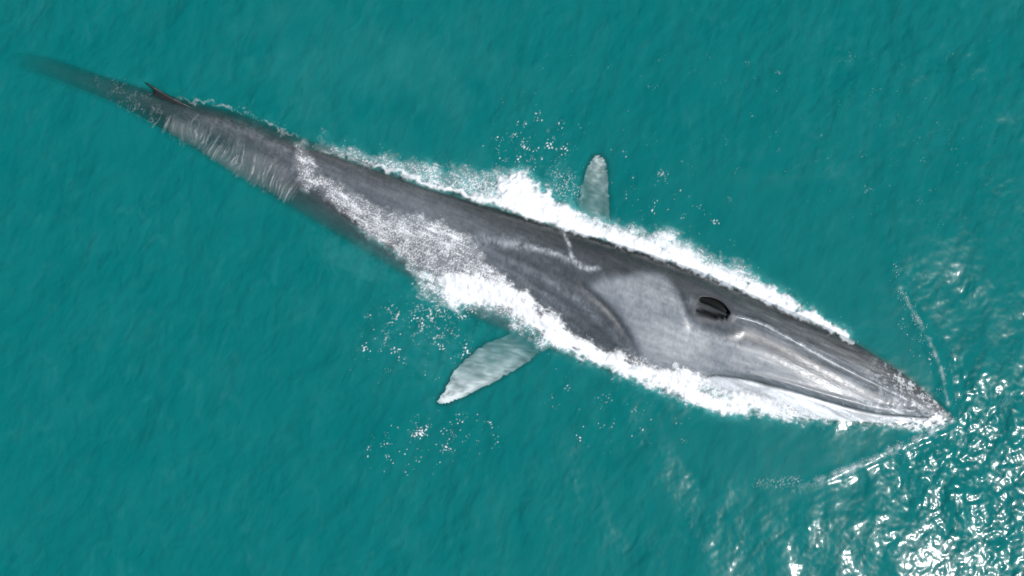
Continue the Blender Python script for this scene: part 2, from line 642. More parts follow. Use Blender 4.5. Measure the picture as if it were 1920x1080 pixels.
V = np.where(sinn < 0, 0.5 * (VU + VL) + (VU - VL) * 0.5 * cosn, V)
# blend the seam between upper and lower half
PXw = P0[0] + UU * PA[0] + V * PN[0]
PYw = P0[1] + UU * PA[1] + V * PN[1]
Zb = ZT - HZ + HZ * np.where(sinn > 0, zz_s, zz_s * 1.05)
top = sm(0.05, 0.45, sinn)
Zb = Zb + features(PXw, PYw) * top
co = to_world(PXw, PYw, Zb).reshape(-1, 3)
fc = grid_faces(NU, NV, True)
n0 = len(co)
co = np.vstack([co, co[:NV].mean(0), co[(NU - 1) * NV:NU * NV].mean(0)])
tri = [[n0, (j + 1) % NV, j, j] for j in range(NV)] + [[n0 + 1, (NU - 1) * NV + j, (NU - 1) * NV + (j + 1) % NV, 0] for j in range(NV)]


def poly_mesh(name, co, faces):
    me = bpy.data.meshes.new(name)
    me.from_pydata([tuple(c) for c in co], [], faces)
    me.validate()
    me.update()
    return me


body_faces = [tuple(map(int, f)) for f in fc] + [tuple(map(int, f[:3])) for f in tri]


def blade(stations, nsec=22):
    """Fin-like closed shell: stations of (leading px, trailing px, z, half thickness m, lean in chart px per half thickness)."""
    st = np.array([[a[0], a[1], b[0], b[1], z, h, ez] for a, b, z, h, ez in stations], float)
    t = np.linspace(0, len(st) - 1, (len(st) - 1) * 8 + 1)
    st = np.stack([np.interp(t, np.arange(len(st)), st[:, k]) for k in range(st.shape[1])], 1)
    for k in range(st.shape[1]):
        c = st[:, k].copy()
        for _ in range(6):
            c[1:-1] = 0.25 * c[:-2] + 0.5 * c[1:-1] + 0.25 * c[2:]
        st[:, k] = c
    rj = np.random.default_rng(len(st))
    jit = rj.normal(0, 1.3, (len(st), 4))
    jit[0] = jit[-1] = 0
    st[:, :4] += jit
    ph = np.linspace(0, 2 * np.pi, nsec, endpoint=False)
    cs, sn = np.cos(ph), np.sin(ph)
    co, fc = [], []
    for a in st:
        q = 0.5 - 0.5 * cs
        prof = sn * (q * (1 - q) * 4) ** 0.15 * (1.25 - 0.6 * q)
        x = a[0] + (a[2] - a[0]) * q
        y = a[1] + (a[3] - a[1]) * q
        co.append(to_world(x, y, a[4] + a[6] * (q - 0.5) + a[5] * prof))
    co = np.vstack(co)
    n = len(st)
    f = [tuple(map(int, r)) for r in grid_faces(n, nsec, True)]
    f.append(tuple(range(nsec - 1, -1, -1)))
    f.append(tuple(range((n - 1) * nsec, n * nsec)))
    return co, f


LFLIP = [((1035, 628), (975, 600), -0.75, 0.13, 0.0), ((1018, 654), (952, 628), -0.52, 0.12, 0.0), ((985, 684), (906, 646), -0.38, 0.10, -0.02), ((940, 708), (872, 673), -0.29, 0.08, -0.02),
         ((895, 732), (845, 702), -0.22, 0.06, -0.02), ((855, 750), (834, 734), -0.14, 0.04, 0.0), ((834, 757), (822, 748), -0.12, 0.02, 0.0), ((824, 757), (819, 753), -0.17, 0.008, 0.0)]
RFLIP = [((1160, 470), (1085, 455), -0.85, 0.13, 0.0), ((1143, 410), (1084, 405), -0.52, 0.12, 0.0), ((1143, 370), (1086, 370), -0.46, 0.10, 0.0), ((1140, 335), (1092, 340), -0.38, 0.07, 0.0),
         ((1138, 312), (1101, 314), -0.3, 0.05, 0.0), ((1133, 298), (1109, 299), -0.25, 0.03, 0.0), ((1126, 291), (1114, 292), -0.22, 0.01, 0.0)]


def fluke(sgn):
    """One half of the tail fluke, swept back, deep under water."""
    st = []
    for t in np.linspace(0, 1, 6):
        lead = P0 - PA * (40 + 95 * t ** 1.3) + PN * sgn * (185 * t)
        chord = 85 * (1 - t) ** 0.75 + 6
        trail = lead - PA * chord
        st.append(((lead[0], lead[1]), (trail[0], trail[1]), -1.3 - 0.1 * t, 0.075 * (1 - t) + 0.01, 0.0))
    return st


def dorsal():
    """Falcate fin standing on the back, leaning with the roll of the body."""
    rows = [(-0.20, 0, (378, 207), (272, 176)), (-0.06, 1, (362, 203), (286, 178)), (0.05, 2, (338, 192), (290, 173)), (0.14, 3, (315, 180), (288, 168)),
            (0.22, 4, (297, 169), (281, 162)), (0.28, 5, (283, 161), (276, 158)), (0.30, 6, (277, 158), (274, 157))]
    nsec = 18
    ph = np.linspace(0, 2 * np.pi, nsec, endpoint=False)
    out = []
    t = np.linspace(0, len(rows) - 1, 31)
    arr = np.array([[z, a[0], a[1], b[0], b[1]] for z, k, a, b in rows])
    arr = np.stack([np.interp(t, np.arange(len(rows)), arr[:, k]) for k in range(5)], 1)
    for k in range(5):
        c = arr[:, k].copy()
        for _ in range(3):
            c[1:-1] = 0.25 * c[:-2] + 0.5 * c[1:-1] + 0.25 * c[2:]
        arr[:, k] = c
    for i, r in enumerate(arr):
        q = 0.5 - 0.5 * np.cos(ph)
        thick = 5.0 * (1 - i / 34) ** 1.2
        x = r[1] + (r[3] - r[1]) * q + PN[0] * np.sin(ph) * thick
        y = r[2] + (r[4] - r[2]) * q + PN[1] * np.sin(ph) * thick
        out.append(to_world(x, y, np.full(nsec, r[0])))
    f = [tuple(map(int, q)) for q in grid_faces(len(arr), nsec, True)]
    f.append(tuple(range(nsec - 1, -1, -1)))
    f.append(tuple(range((len(arr) - 1) * nsec, len(arr) * nsec)))
    return np.vstack(out), f


import bmesh


def outward(me):
    bm = bmesh.new()
    bm.from_mesh(me)
    bmesh.ops.recalc_face_normals(bm, faces=bm.faces)
    bm.to_mesh(me)
    bm.free()


whale_me = poly_mesh('whale', co, body_faces)
outward(whale_me)
whale = bpy.data.objects.new('whale', whale_me)
S.collection.objects.link(whale)
limbs = []
for nm, (c, f) in (('flipper', blade(LFLIP)), ('flipper', blade(RFLIP)), ('fluke', blade(fluke(1))), ('fluke', blade(fluke(-1))), ('dorsal_fin', dorsal())):
    me = poly_mesh(nm, c, f)
    outward(me)
    o = bpy.data.objects.new(nm, me)
    S.collection.objects.link(o)
    limbs.append(o)
    bo = whale.modifiers.new('join', 'BOOLEAN')
    bo.operation = 'UNION'
    bo.solver = 'MANIFOLD' if 'MANIFOLD' in [e.identifier for e in bo.bl_rna.properties['solver'].enum_items] else 'EXACT'
    bo.object = o
dg = bpy.context.evaluated_depsgraph_get()
joined = bpy.data.meshes.new_from_object(whale.evaluated_get(dg))
whale.modifiers.clear()
whale.data = joined
joined.name = 'whale'
for o in limbs:
    bpy.data.objects.remove(o)
joined.materials.clear()
joined.materials.append(M_SKIN)
joined.polygons.foreach_set('use_smooth', np.ones(len(joined.polygons), bool))
wc = np.empty(len(joined.vertices) * 3, np.float32)
joined.vertices.foreach_get('co', wc)
wc = wc.reshape(-1, 3)
BVH = BVHTree.FromPolygons([tuple(c) for c in wc.tolist()], [tuple(p.vertices) for p in joined.polygons])
whale['label'] = 'long grey baleen whale swimming at the surface with blowholes open'
whale['category'] = 'whale'

# ------------------------------------------------------------------ whale: skin colour with painted shade and highlights
wx, wy = to_chart(wc)
wn1, wn2 = gnoise(5, 90, 36, 1.3), gnoise(5, 90, 37, 1.3)
wb1, wb2 = gnoise(40, 240, 38, 1.5), gnoise(40, 240, 39, 1.5)
streak = gnoise(2.4, 90, 11, 0.9, 23, 11.0)
mott = gnoise(2.5, 60, 12, 0.9)
fine = gnoise(2.2, 14, 13, 0.4)
band = gnoise(3, 40, 14, 0.7, 108, 6.0)
wu = (wx - P0[0]) * PA[0] + (wy - P0[1]) * PA[1]
wv = (wx - P0[0]) * PN[0] + (wy - P0[1]) * PN[1]
rel = (wv - np.interp(wu, uM, vM)) / np.maximum(np.interp(wu, uL, vL) - np.interp(wu, uU, vU), 1)   # <0 right flank
gfac = np.interp(wx, [0, 300, 560, 800, 1000, 1150, 1230, 1350, 1500, 1650, 1760], [0.018, 0.028, 0.085, 0.125, 0.08, 0.058, 0.06, 0.09, 0.15, 0.17, 0.2])
g = gfac * (1 - 0.62 * sm(0.05, -0.34, rel)) * (1 - 0.5 * sm(0.22, 0.45, rel) * sm(900, 760, wx))  # shade painted on the right flank; submerged left flank darkened too


def paint(g, mask, val):
    return g * (1 - mask) + val * mask


def region(pts, s):
    return sample(soft(pts, s), wx, wy)


# pale left side of the head behind the blowholes
g = paint(g, 0.9 * region([(1095, 545), (1130, 525), (1165, 522), (1200, 512), (1235, 514), (1262, 532), (1275, 560), (1292, 590), (1310, 612), (1400, 640), (1500, 690), (1440, 712), (1345, 702),
                          (1312, 708), (1260, 690), (1200, 670), (1180, 622), (1140, 578)], 7), 0.215)
g = paint(g, 0.8 * region([(1180, 600), (1250, 590), (1330, 630), (1360, 660), (1330, 698), (1230, 678), (1198, 655)], 16), 0.30)
g = paint(g, 0.55 * region([(1105, 540), (1190, 518), (1245, 520), (1265, 560), (1220, 590), (1140, 570)], 7), 0.25)
# left half of the rostrum
g = paint(g, 0.7 * region([(1400, 640), (1500, 685), (1620, 735), (1740, 776), (1640, 768), (1520, 735), (1400, 700), (1350, 680)], 10), 0.27)
g = paint(g, 0.5 * region([(1390, 703), (1470, 722), (1560, 748), (1640, 768), (1620, 750), (1500, 708), (1400, 684)], 6), 0.12)
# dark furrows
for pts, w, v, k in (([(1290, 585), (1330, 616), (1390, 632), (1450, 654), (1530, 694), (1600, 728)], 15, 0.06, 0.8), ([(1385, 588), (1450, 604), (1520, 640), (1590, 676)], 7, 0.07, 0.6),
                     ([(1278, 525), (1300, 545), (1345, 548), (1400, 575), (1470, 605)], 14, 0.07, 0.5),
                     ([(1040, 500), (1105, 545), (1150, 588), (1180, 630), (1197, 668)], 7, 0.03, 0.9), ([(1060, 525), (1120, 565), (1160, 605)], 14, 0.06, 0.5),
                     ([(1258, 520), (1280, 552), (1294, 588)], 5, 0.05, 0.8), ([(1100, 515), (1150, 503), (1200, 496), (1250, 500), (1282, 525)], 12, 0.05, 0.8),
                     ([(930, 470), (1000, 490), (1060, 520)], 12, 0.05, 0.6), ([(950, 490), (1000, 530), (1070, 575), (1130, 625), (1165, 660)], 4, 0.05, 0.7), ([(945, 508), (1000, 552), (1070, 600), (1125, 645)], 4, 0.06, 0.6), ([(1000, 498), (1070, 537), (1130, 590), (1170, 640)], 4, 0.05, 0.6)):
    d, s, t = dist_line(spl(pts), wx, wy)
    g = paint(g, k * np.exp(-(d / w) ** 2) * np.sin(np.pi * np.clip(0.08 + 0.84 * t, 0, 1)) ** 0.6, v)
# pale pleats and chevron lines; some strokes paint highlight and sheen into the skin
for pts, w, v, k in (([(930, 478), (1010, 520), (1080, 562), (1135, 612), (1172, 655)], 6, 0.15, 0.6), ([(935, 498), (1010, 545), (1070, 590), (1120, 632)], 5, 0.13, 0.6),
                     ([(985, 500), (1060, 540), (1120, 590), (1160, 640)], 4, 0.10, 0.4), ([(960, 525), (1030, 575), (1090, 622)], 4, 0.13, 0.5),
                     ([(895, 452), (945, 455), (990, 463), (1030, 472), (1065, 487), (1090, 500)], 5, 0.36, 0.85), ([(880, 450), (930, 452), (985, 458)], 12, 0.24, 0.7),
                     ([(1020, 415), (1050, 430), (1066, 455), (1072, 480), (1090, 502)], 3.2, 0.42, 0.9), ([(1072, 482), (1095, 502), (1125, 502)], 3.5, 0.45, 0.8),
                     ([(985, 403), (1020, 414), (1050, 430)], 6, 0.2, 0.5), ([(1372, 592), (1420, 604), (1480, 634), (1550, 674), (1600, 700)], 3.2, 0.42, 0.85),  # last stroke: bright highlight painted along the snout ridge
                     ([(600, 300), (700, 335), (800, 375), (880, 405)], 24, 0.11, 0.5), ([(380, 222), (450, 240), (550, 285)], 14, 0.15, 0.6),  # last stroke: midline sheen painted as a pale band
                     ([(1290, 560), (1303, 575), (1312, 580)], 8, 0.25, 0.6)):  # highlight painted just behind the blowholes
    d, s, t = dist_line(spl(pts), wx, wy)
    g = paint(g, k * np.exp(-(d / w) ** 2) * np.sin(np.pi * np.clip(0.08 + 0.84 * t, 0, 1)) ** 0.6 * (0.7 + 0.3 * sample(mott, wx, wy)).clip(0, 1.2), v)
# white lower jaw below the lip
g = paint(g, region([(1312, 711), (1345, 706), (1400, 713), (1470, 730), (1560, 756), (1640, 776), (1700, 783), (1784, 786), (1760, 830), (1300, 830)], 2.0), 0.52)
# scarred pale snout
tip = sm(1600, 1690, wx + 0.35 * (wy - 720)) * (wy < 785)
g = paint(g, tip * sm(0.0, 1.2, sample(mott, wx, wy) + 0.4 * sample(fine, wx, wy)) * 0.7, 0.42)
# streaks and mottling
g = g * np.exp(0.15 * sample(streak, wx, wy) * sm(1300, 1500, wx) + 0.09 * sample(streak, wx, wy) + (0.07 + 0.01 * sm(0.12, 0.2, g)) * sample(mott, wx, wy) + 0.05 * sample(wb1, wx, wy) + 0.02 * sample(fine, wx, wy))
# lip line and nostril lining; shade painted into the nostril rim and surround
lip = spl([(1312, 709), (1345, 704), (1400, 711), (1470, 728), (1560, 754), (1640, 774), (1700, 780), (1745, 783)])
d, s, t = dist_line(lip, wx, wy)
g = paint(g, 0.85 * np.exp(-(d / 2.2) ** 2), 0.03)
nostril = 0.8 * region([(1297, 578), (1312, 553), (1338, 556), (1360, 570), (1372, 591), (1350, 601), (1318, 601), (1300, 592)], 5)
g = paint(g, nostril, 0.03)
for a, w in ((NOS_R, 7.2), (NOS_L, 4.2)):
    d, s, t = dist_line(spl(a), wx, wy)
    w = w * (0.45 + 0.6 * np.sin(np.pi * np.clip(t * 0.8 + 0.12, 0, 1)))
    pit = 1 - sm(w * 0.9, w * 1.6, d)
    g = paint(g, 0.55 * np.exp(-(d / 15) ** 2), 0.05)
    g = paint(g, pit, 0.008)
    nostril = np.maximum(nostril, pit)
# flippers: pale, with a white leading edge
for st, lum in ((LFLIP, 1.0), (RFLIP, 0.62)):
    lead = np.array([a[0] for a in st])
    trail = np.array([a[1] for a in st])
    inside = sample(soft([tuple(p) for p in lead] + [tuple(p) for p in trail[::-1]], 2), wx, wy)
    off = (wz := wc[:, 2]) < -0.1
    d, s, t = dist_line(lead, wx, wy)
    pale = 0.42 + 0.35 * np.exp(-(d / 11) ** 2) + 0.3 * sm(0.7, 1.0, t)
    pale = lum * pale * np.exp(0.06 * sample(band, wx, wy) + 0.34 * sample(mott, wx, wy)) * (0.15 + 0.85 * sm(0.10, 0.36, t))
    out_of_body = (wv > np.interp(wu, uL, vL) - 26) | (wv < np.interp(wu, uU, vU) + 20)
    g = np.where(off & out_of_body & (inside > 0.3), pale, g)
g = np.where((wc[:, 2] > 0.0) & (wx < 345) & (wx > 260), 0.03, g)
g = np.clip(g, 0.008, 0.8)
cool = sm(-0.25, 0.15, rel)
tint = np.stack([g * (0.98 - 0.08 * cool + 0.07 * cool * sm(0.12, 0.3, g)), g * 1.02, g * (1.02 + 0.10 * cool - 0.07 * cool * sm(0.15, 0.3, g))], 1)
attr(whale, 'pigment_and_shade', tint, True)
attr(whale, 'rough', np.clip(0.28 + 0.05 * sample(mott, wx, wy) + 0.12 * sm(1350, 1450, wx), 0.2, 0.48) + 0.5 * np.maximum.reduce([nostril, 0.6 * ((wc[:, 2] > 0.0) & (wx < 345) & (wx > 260)), sm(-0.04, -0.15, wc[:, 2])]))

# ------------------------------------------------------------------ sea surface
lace = 1 - np.abs(gnoise(3.5, 34, 31, 0.9)) * 1.5
lace2 = 1 - np.abs(gnoise(7, 70, 32, 1.1)) * 1.5
grain = gnoise(2.2, 9, 33, 0.2)
lump = gnoise(8, 60, 34, 1.2)
run_n = gnoise(2.6, 60, 35, 1.0, 25, 5.0)


def warp(a, amp, big=0.0):
    c = float(a[0, 0])
    m = np.abs(a - c) > 1e-3
    ys, xs = np.where(m.any(1))[0], np.where(m.any(0))[0]
    p = int(4.5 * (amp + big)) + 3
    sl = (slice(max(0, ys[0] - p), ys[-1] + p), slice(max(0, xs[0] - p), xs[-1] + p))
    out = np.full(a.shape, c, np.float32)
    out[sl] = sample(a, GX[sl] + amp * wn1[sl] + big * wb1[sl], GY[sl] + amp * wn2[sl] + big * wb2[sl])
    return out


def by_slope(a):
    """Scale a height field (metres over a 1 cm chart) to a root-mean-square slope of 1."""
    gy_, gx_ = np.gradient(a)
    return a * (0.01 / math.sqrt((gx_ ** 2 + gy_ ** 2).mean()))


swell = gnoise(60, 400, 21, 1.6, 70, 1.6)
chop = by_slope(gnoise(24, 130, 22, 2.0, 75, 1.5))
chop2 = by_slope(gnoise(10, 45, 23, 1.7, -35, 1.4))
rip = by_slope(gnoise(6, 16, 24, 1.0, 50, 1.4))
patch = blur(gnoise(80, 500, 25, 1.2), 20)
patch = patch / patch.std()
bow_up = spl([(1782, 785), (1776, 750), (1768, 705), (1752, 660), (1730, 615), (1708, 575), (1688, 540), (1668, 500)])
bow_dn = spl([(1784, 790), (1735, 815), (1690, 838), (1645, 858), (1595, 880), (1530, 905), (1450, 935)])
calm_poly = [(1782, 785)] + [tuple(p) for p in bow_up[::6]] + [(1640, 430), (1560, 350), (1300, 330), (1100, 380), (1400, 560), (1700, 720), (1770, 780), (1560, 800), (1300, 780),
                                                             (1220, 800), (1300, 880), (1420, 910)] + [tuple(p) for p in bow_dn[::-6]]
calm = soft(calm_poly, 12)
rough_f = 0.30 + 0.72 * sm(1420, 1780, GX) * sm(330, 820, GY) + 0.35 * sm(1200, 1800, GX) * sm(500, 60, GY) + 0.12 * sm(450, 900, GX) * sm(640, 780, GY) + 0.1 * sm(1500, 1900, GX)
rough_f = rough_f * (1 + 0.25 * np.clip(patch, -1.5, 2)) * (1 - 0.75 * calm)
rough_f = blur(rough_f.astype(np.float32), 10)
WZ = 0.014 * swell * (1 - 0.85 * calm) + rough_f * (0.040 * chop + 0.055 * chop2 + 0.058 * rip)
du, su_, tu = dist_line(bow_up, GX, GY, 60)
dd, sd_, td = dist_line(bow_dn, GX, GY, 60)
WZ = WZ + 0.045 * np.exp(-(du / 13) ** 2) * (1 - 0.85 * tu) + 0.03 * np.exp(-(dd / 12) ** 2) * (1 - 0.9 * td)
WZ = WZ + 0.006 * np.sin(du * 2 * np.pi / 17) * np.exp(-du / 32) * (su_ > 0) * (1 - tu) * (du < 58) + 0.005 * np.sin(dd * 2 * np.pi / 17) * np.exp(-dd / 28) * (sd_ < 0) * (1 - td) * (dd < 58)
# the sheet of water that runs over the small of the back
cu = (GX - P0[0]) * PA[0] + (GY - P0[1]) * PA[1]
cv = (GX - P0[0]) * PN[0] + (GY - P0[1]) * PN[1]
film = sm(240, 330, cu) * (1 - sm(450, 580, cu + 0.1 * cv))
mid = np.interp(cu, zuu, zz)
cU = np.interp(cu, uU, vU)
across = (cv - cU) / np.maximum(np.interp(cu, uL, vL) - cU, 1)
inb = sm(-0.1, 0.25, across) * (1 - sm(0.55, 0.9, across))
WZ = WZ + film * inb * (np.maximum(mid, 0) * 1.0 + 0.015 + 0.006 * band)
WZ = blur(WZ.astype(np.float32), 1.0)

# how deep the water is here before it meets the whale: only deep water is cloudy
topz = np.full((CH, CW), -5.0, np.float32)
ok = (wx > X0 + 4) & (wx < X1 - 4) & (wy > Y0 + 4) & (wy < Y1 - 4)
np.maximum.at(topz, ((wy[ok] - Y0).astype(int), (wx[ok] - X0).astype(int)), wc[ok, 2])
for ax in (0, 1):
    topz = np.maximum.reduce([np.roll(topz, o, ax) for o in (-3, -2, -1, 0, 1, 2, 3)])
step = 2.45
ix = np.arange(-230, 2151, step)
iy = np.arange(-200, 1281, step)
ext = np.cumsum(np.geomspace(4, 24000, 30))
gx = np.r_[ix[0] - ext[::-1], ix, ix[-1] + ext]
gy = np.r_[iy[0] - ext[::-1], iy, iy[-1] + ext]
PXg, PYg = np.meshgrid(gx, gy, indexing='ij')
wz = sample(WZ, PXg, PYg)
fade = (1 - sm(0, 60, np.maximum(np.maximum(X0 - 0 - PXg + 70, PXg - X1 + 70), np.maximum(Y0 - PYg + 60, PYg - Y1 + 60))))
wz = wz * fade
nx, ny = PXg.shape
co = np.stack([(PXg - 960) / PXM, (540 - PYg) / PXM, wz], -1).reshape(-1, 3)
faces = grid_faces(nx, ny)[:, ::-1]
# skirt and floor close the body of water
edge_i = np.r_[np.arange(ny), np.arange(1, nx) * ny + ny - 1, (nx - 1) * ny + np.arange(ny - 2, -1, -1), np.arange(nx - 2, 0, -1) * ny]
low = co[edge_i].copy()
low[:, 2] = -14.0
b0 = len(co)
k = np.arange(len(edge_i))
k2 = (k + 1) % len(edge_i)
skirt = np.stack([b0 + k, b0 + k2, edge_i[k2], edge_i[k]], -1)
co = np.vstack([co, low])
me_faces = np.vstack([faces, skirt])
sea = build('water', co, me_faces, M_WATER, True, 'teal sea water rippling round the whale', 'water', 'structure', extra=b0 + k)
rp = np.full(len(sea.data.vertices), 0.25)
rp[:nx * ny] = np.clip(sample(rough_f, PXg, PYg), 0.05, 1.2).ravel()
attr(sea, 'ripple', rp)
milk = 0.022 * warp(soft([(430, 40), (700, 30), (980, 90), (1010, 250), (860, 300), (640, 250), (480, 180)], 45), 12, 22) * (0.7 + 0.3 * wb1)  # breath mist over the mid-body, painted as haze in the water colour
milk += 0.05 * warp(soft([(570, 440), (640, 455), (730, 480), (740, 520), (680, 515), (600, 470)], 14), 10, 6)
milk += 0.025 * warp(soft([(700, 560), (860, 560), (960, 640), (840, 720), (700, 700)], 30), 14, 14) * (0.8 + 0.4 * lump)
milk += 0.004 * np.clip(1 + 0.5 * wb2, 0, 3)
deep = blur(0.55 * sm(0.0, 1.3, WZ - topz), 3)
dpv = np.full(len(sea.data.vertices), 0.55)
dpv[:nx * ny] = np.clip(sample(deep, PXg, PYg), 0, 0.55).ravel()
attr(sea, 'deep', dpv)
bed = build('seabed', [[-900, -900, -13.9], [900, -900, -13.9], [900, 900, -13.9], [-900, 900, -13.9]], [[0, 1, 2, 3]], M_BED, False, 'sandy sea floor far below the water', 'seabed', 'structure')

# ------------------------------------------------------------------ foam
def surf_z(px, py):
    """Height of whatever lies topmost here: sea or whale."""
    z = sample(WZ, px, py)
    q = to_world(px, py, 0.3 + 0 * px)
    down = Vector((0, 0, -1))
    hit = np.full(len(px), -9.0)
    for i in np.where(sample(topz, px, py) > -3.0)[0]:
        h = BVH.ray_cast(Vector((q[i, 0], q[i, 1], 3.0)), down, 3.2)
        if h[0] is not None:
            hit[i] = h[0].z
    return np.maximum(z, hit)


def foam_sheet(name, cover, height, label, step=1.3, lift=0.008):
    """Froth as a lumpy relief lying on sea and skin; cover and height are charts."""
    m = cover > 0.03
    ys, xs = np.where(m)
    x0, x1, y0, y1 = xs.min() + X0 - 3, xs.max() + X0 + 4, ys.min() + Y0 - 3, ys.max() + Y0 + 4
    ax, ay = np.arange(x0, x1, step), np.arange(y0, y1, step)
    PX, PY = np.meshgrid(ax, ay, indexing='ij')
    c = sample(cover, PX, PY)
    keepv = c > 0.03
    f = grid_faces(len(ax), len(ay))[:, ::-1]
    f = f[keepv.ravel()[f].any(1)]
    used = np.unique(f)
    idx = np.full(PX.size, -1)
    idx[used] = np.arange(len(used))
    px, py = PX.ravel()[used], PY.ravel()[used]
    z = surf_z(px, py) + lift + sample(height, px, py)
    o = build(name, to_world(px, py, z), idx[f], M_FOAM, True, label, 'foam', 'stuff')
    attr(o, 'cover', np.clip(c.ravel()[used], 0, 1))
    return o


# right flank (upper in the photograph)
up_out = [(560, 258), (600, 264), (640, 270), (700, 286), (760, 302), (800, 308), (850, 320), (900, 326), (940, 318), (975, 322), (1005, 340), (1035, 372), (1080, 392), (1130, 402), (1180, 424),
          (1240, 448), (1300, 456), (1350, 476), (1400, 502), (1440, 538), (1480, 566), (1540, 602), (1605, 642)]
up_in = [(1600, 648), (1560, 622), (1450, 574), (1380, 540), (1300, 506), (1200, 472), (1100, 441), (1000, 409), (960, 394), (900, 378), (850, 360), (800, 348), (700, 313), (570, 270)]
body_u = poly(up_out + up_in)
dens = warp(blur(body_u, 9), 5, 5)
up_in = [(x, y - 2) for x, y in up_in]
edge_d, _, er = dist_line(spl(up_in[::-1], 4), GX, GY, 110)
edge_w = warp(np.minimum(edge_d, 140), 3.5, 4)
core = np.exp(-(edge_w / np.interp(GX, [560, 700, 800, 880, 950, 1050, 1300, 1450, 1540, 1610], [3, 6, 9, 12, 24, 31, 33, 25, 15, 5])) ** 3)
core = core * np.interp(GX, [560, 700, 850, 950, 1560, 1620], [0.35, 0.55, 0.85, 1.0, 1.0, 0.5])
splash = warp(soft([(925, 340), (970, 326), (1005, 345), (1040, 380), (1085, 405), (1070, 425), (1000, 402), (945, 375)], 10), 5, 2)
A_u = np.clip(core + 1.1 * splash, 0, 1)
d_u = dens * (0.34 + 0.24 * lace + 0.14 * lace2 + 0.24 * grain)
mid_u = sm(0.22, 0.85, d_u) * 0.75 + 0.16 * dens
cov_u = 1 - (1 - sm(0.18, 0.95, A_u + 0.22 * run_n * (1 - A_u) * sm(0.1, 0.6, dens))) * (1 - mid_u * sm(0.03, 0.4, dens))
# keep the froth off the back itself
back = warp(soft([(560, 276)] + [(p[0], p[1] + 2.5) for p in up_in[::-1]] + [(1600, 900), (560, 700)], 2.0), 2)
cov_u *= 1 - 0.985 * back
hgt_u = np.clip(A_u * (0.06 + 0.010 * lump + 0.03 * splash) + 0.012 * mid_u, 0, 0.2)
foam_sheet('foam', cov_u, hgt_u, 'white foam along the right flank, reaching the far flipper')

# left flank (lower in the photograph)
lo_in = [(562, 262), (585, 290), (600, 322), (650, 348), (700, 384), (740, 400), (790, 405), (830, 425), (870, 448), (905, 478), (940, 510), (962, 532), (985, 556), (1025, 580), (1060, 600), (1100, 632),
         (1150, 660), (1200, 668), (1245, 682), (1290, 704), (1315, 714), (1360, 722), (1440, 742), (1530, 766), (1600, 779)]
lo_out = [(1612, 783), (1560, 786), (1500, 784), (1400, 777), (1300, 757), (1250, 743), (1200, 716), (1150, 694), (1100, 680), (1050, 656), (1000, 634), (960, 608), (930, 596), (880, 580), (830, 566), (792, 550),
          (776, 515), (748, 480), (700, 448), (660, 422), (620, 388), (572, 350), (550, 315), (546, 280)]
dens = warp(soft(lo_in + lo_out, 7), 4, 4)
white = [(820, 530), (860, 515), (920, 520), (960, 545), (1000, 575), (1060, 612), (1100, 640), (1160, 670), (1230, 690), (1300, 715), (1360, 735), (1440, 758), (1530, 775), (1600, 781), (1500, 780), (1400, 773),
         (1300, 753), (1200, 711), (1100, 674), (1000, 616), (930, 578), (860, 560)]
wm = warp(soft(white, 9), 4, 5)
wm2 = warp(soft([(655, 380), (720, 408), (760, 408), (810, 432), (790, 455), (735, 445), (690, 420)], 9), 5, 3)
wm3 = warp(soft([(792, 470), (820, 480), (835, 520), (870, 560), (830, 562), (796, 545), (780, 510)], 8), 5, 3)
A_l = np.clip(1.12 * wm + 0.38 * wm2 + 0.3 * wm3, 0, 1)
gran = np.interp(GX, [545, 600, 700, 800, 1000, 1600], [0.34, 0.42, 0.48, 0.46, 0.5, 0.5])
d_l = dens * (gran + 0.30 * grain + 0.12 * lace2 + 0.10 * lump + 0.08 * run_n)
mid_l = sm(0.25, 0.95, d_l) * np.interp(GX, [560, 700, 880, 960], [0.75, 0.62, 0.62, 0.8]) + 0.14 * dens
cov_l = 1 - (1 - sm(0.15, 0.9, A_l + 0.22 * run_n * (1 - A_l) * sm(0.1, 0.6, dens))) * (1 - mid_l * sm(0.03, 0.4, dens))
jaw = soft([(1318, 713), (1345, 708), (1400, 715), (1470, 732), (1560, 758), (1600, 768), (1560, 768), (1440, 750), (1360, 730)], 3)
cov_l *= 1 - jaw * (0.12 + 0.5 * sm(-1.0, 1.2, grain + 0.4 * lace))
hgt_l = np.clip(A_l * (0.055 + 0.010 * lump) + 0.012 * mid_l, 0, 0.2)
foam_sheet('foam', cov_l, hgt_l, 'broad white foam washing over the left flank and lower jaw')

# streaks of run-off over the small of the back
tail_poly = [(300, 205), (360, 215), (430, 240), (500, 290), (552, 300), (560, 350), (540, 375), (470, 340), (400, 300), (330, 260), (285, 225)]
tp = soft(tail_poly, 12)
lowside = soft([(205, 175), (260, 195), (340, 228), (420, 262), (520, 305), (560, 340), (545, 378), (470, 338), (400, 294), (330, 252), (260, 212)], 8)
strk = warp(gnoise(1.8, 14, 41, 0.4, 112, 26.0), 1.0, 6)
cov_t = 0.22 * sm(-0.3, 2.4, strk) * (0.5 * tp + 0.8 * lowside) * sm(-1.6, 1.2, lump) + 0.10 * lowside * sm(-1.5, 1.5, wb1 + 0.4 * strk)
cov_t += 0.3 * sm(0.6, 1.1, lace) * soft([(180, 140), (230, 150), (285, 178), (320, 230), (300, 240), (240, 205), (180, 160)], 8) * sm(-0.3, 1, lump)
rim = dist_line(spl([(330, 182), (400, 196), (450, 209), (510, 232), (562, 257)]), GX, GY, 60)
cov_t += 0.34 * np.exp(-(warp(np.minimum(rim[0], 99), 4) / 3.0) ** 2) * np.sin(np.pi * np.clip(rim[2], 0.02, 1)) ** 0.5 * sm(-0.5, 1.6, run_n + 0.7 * grain)
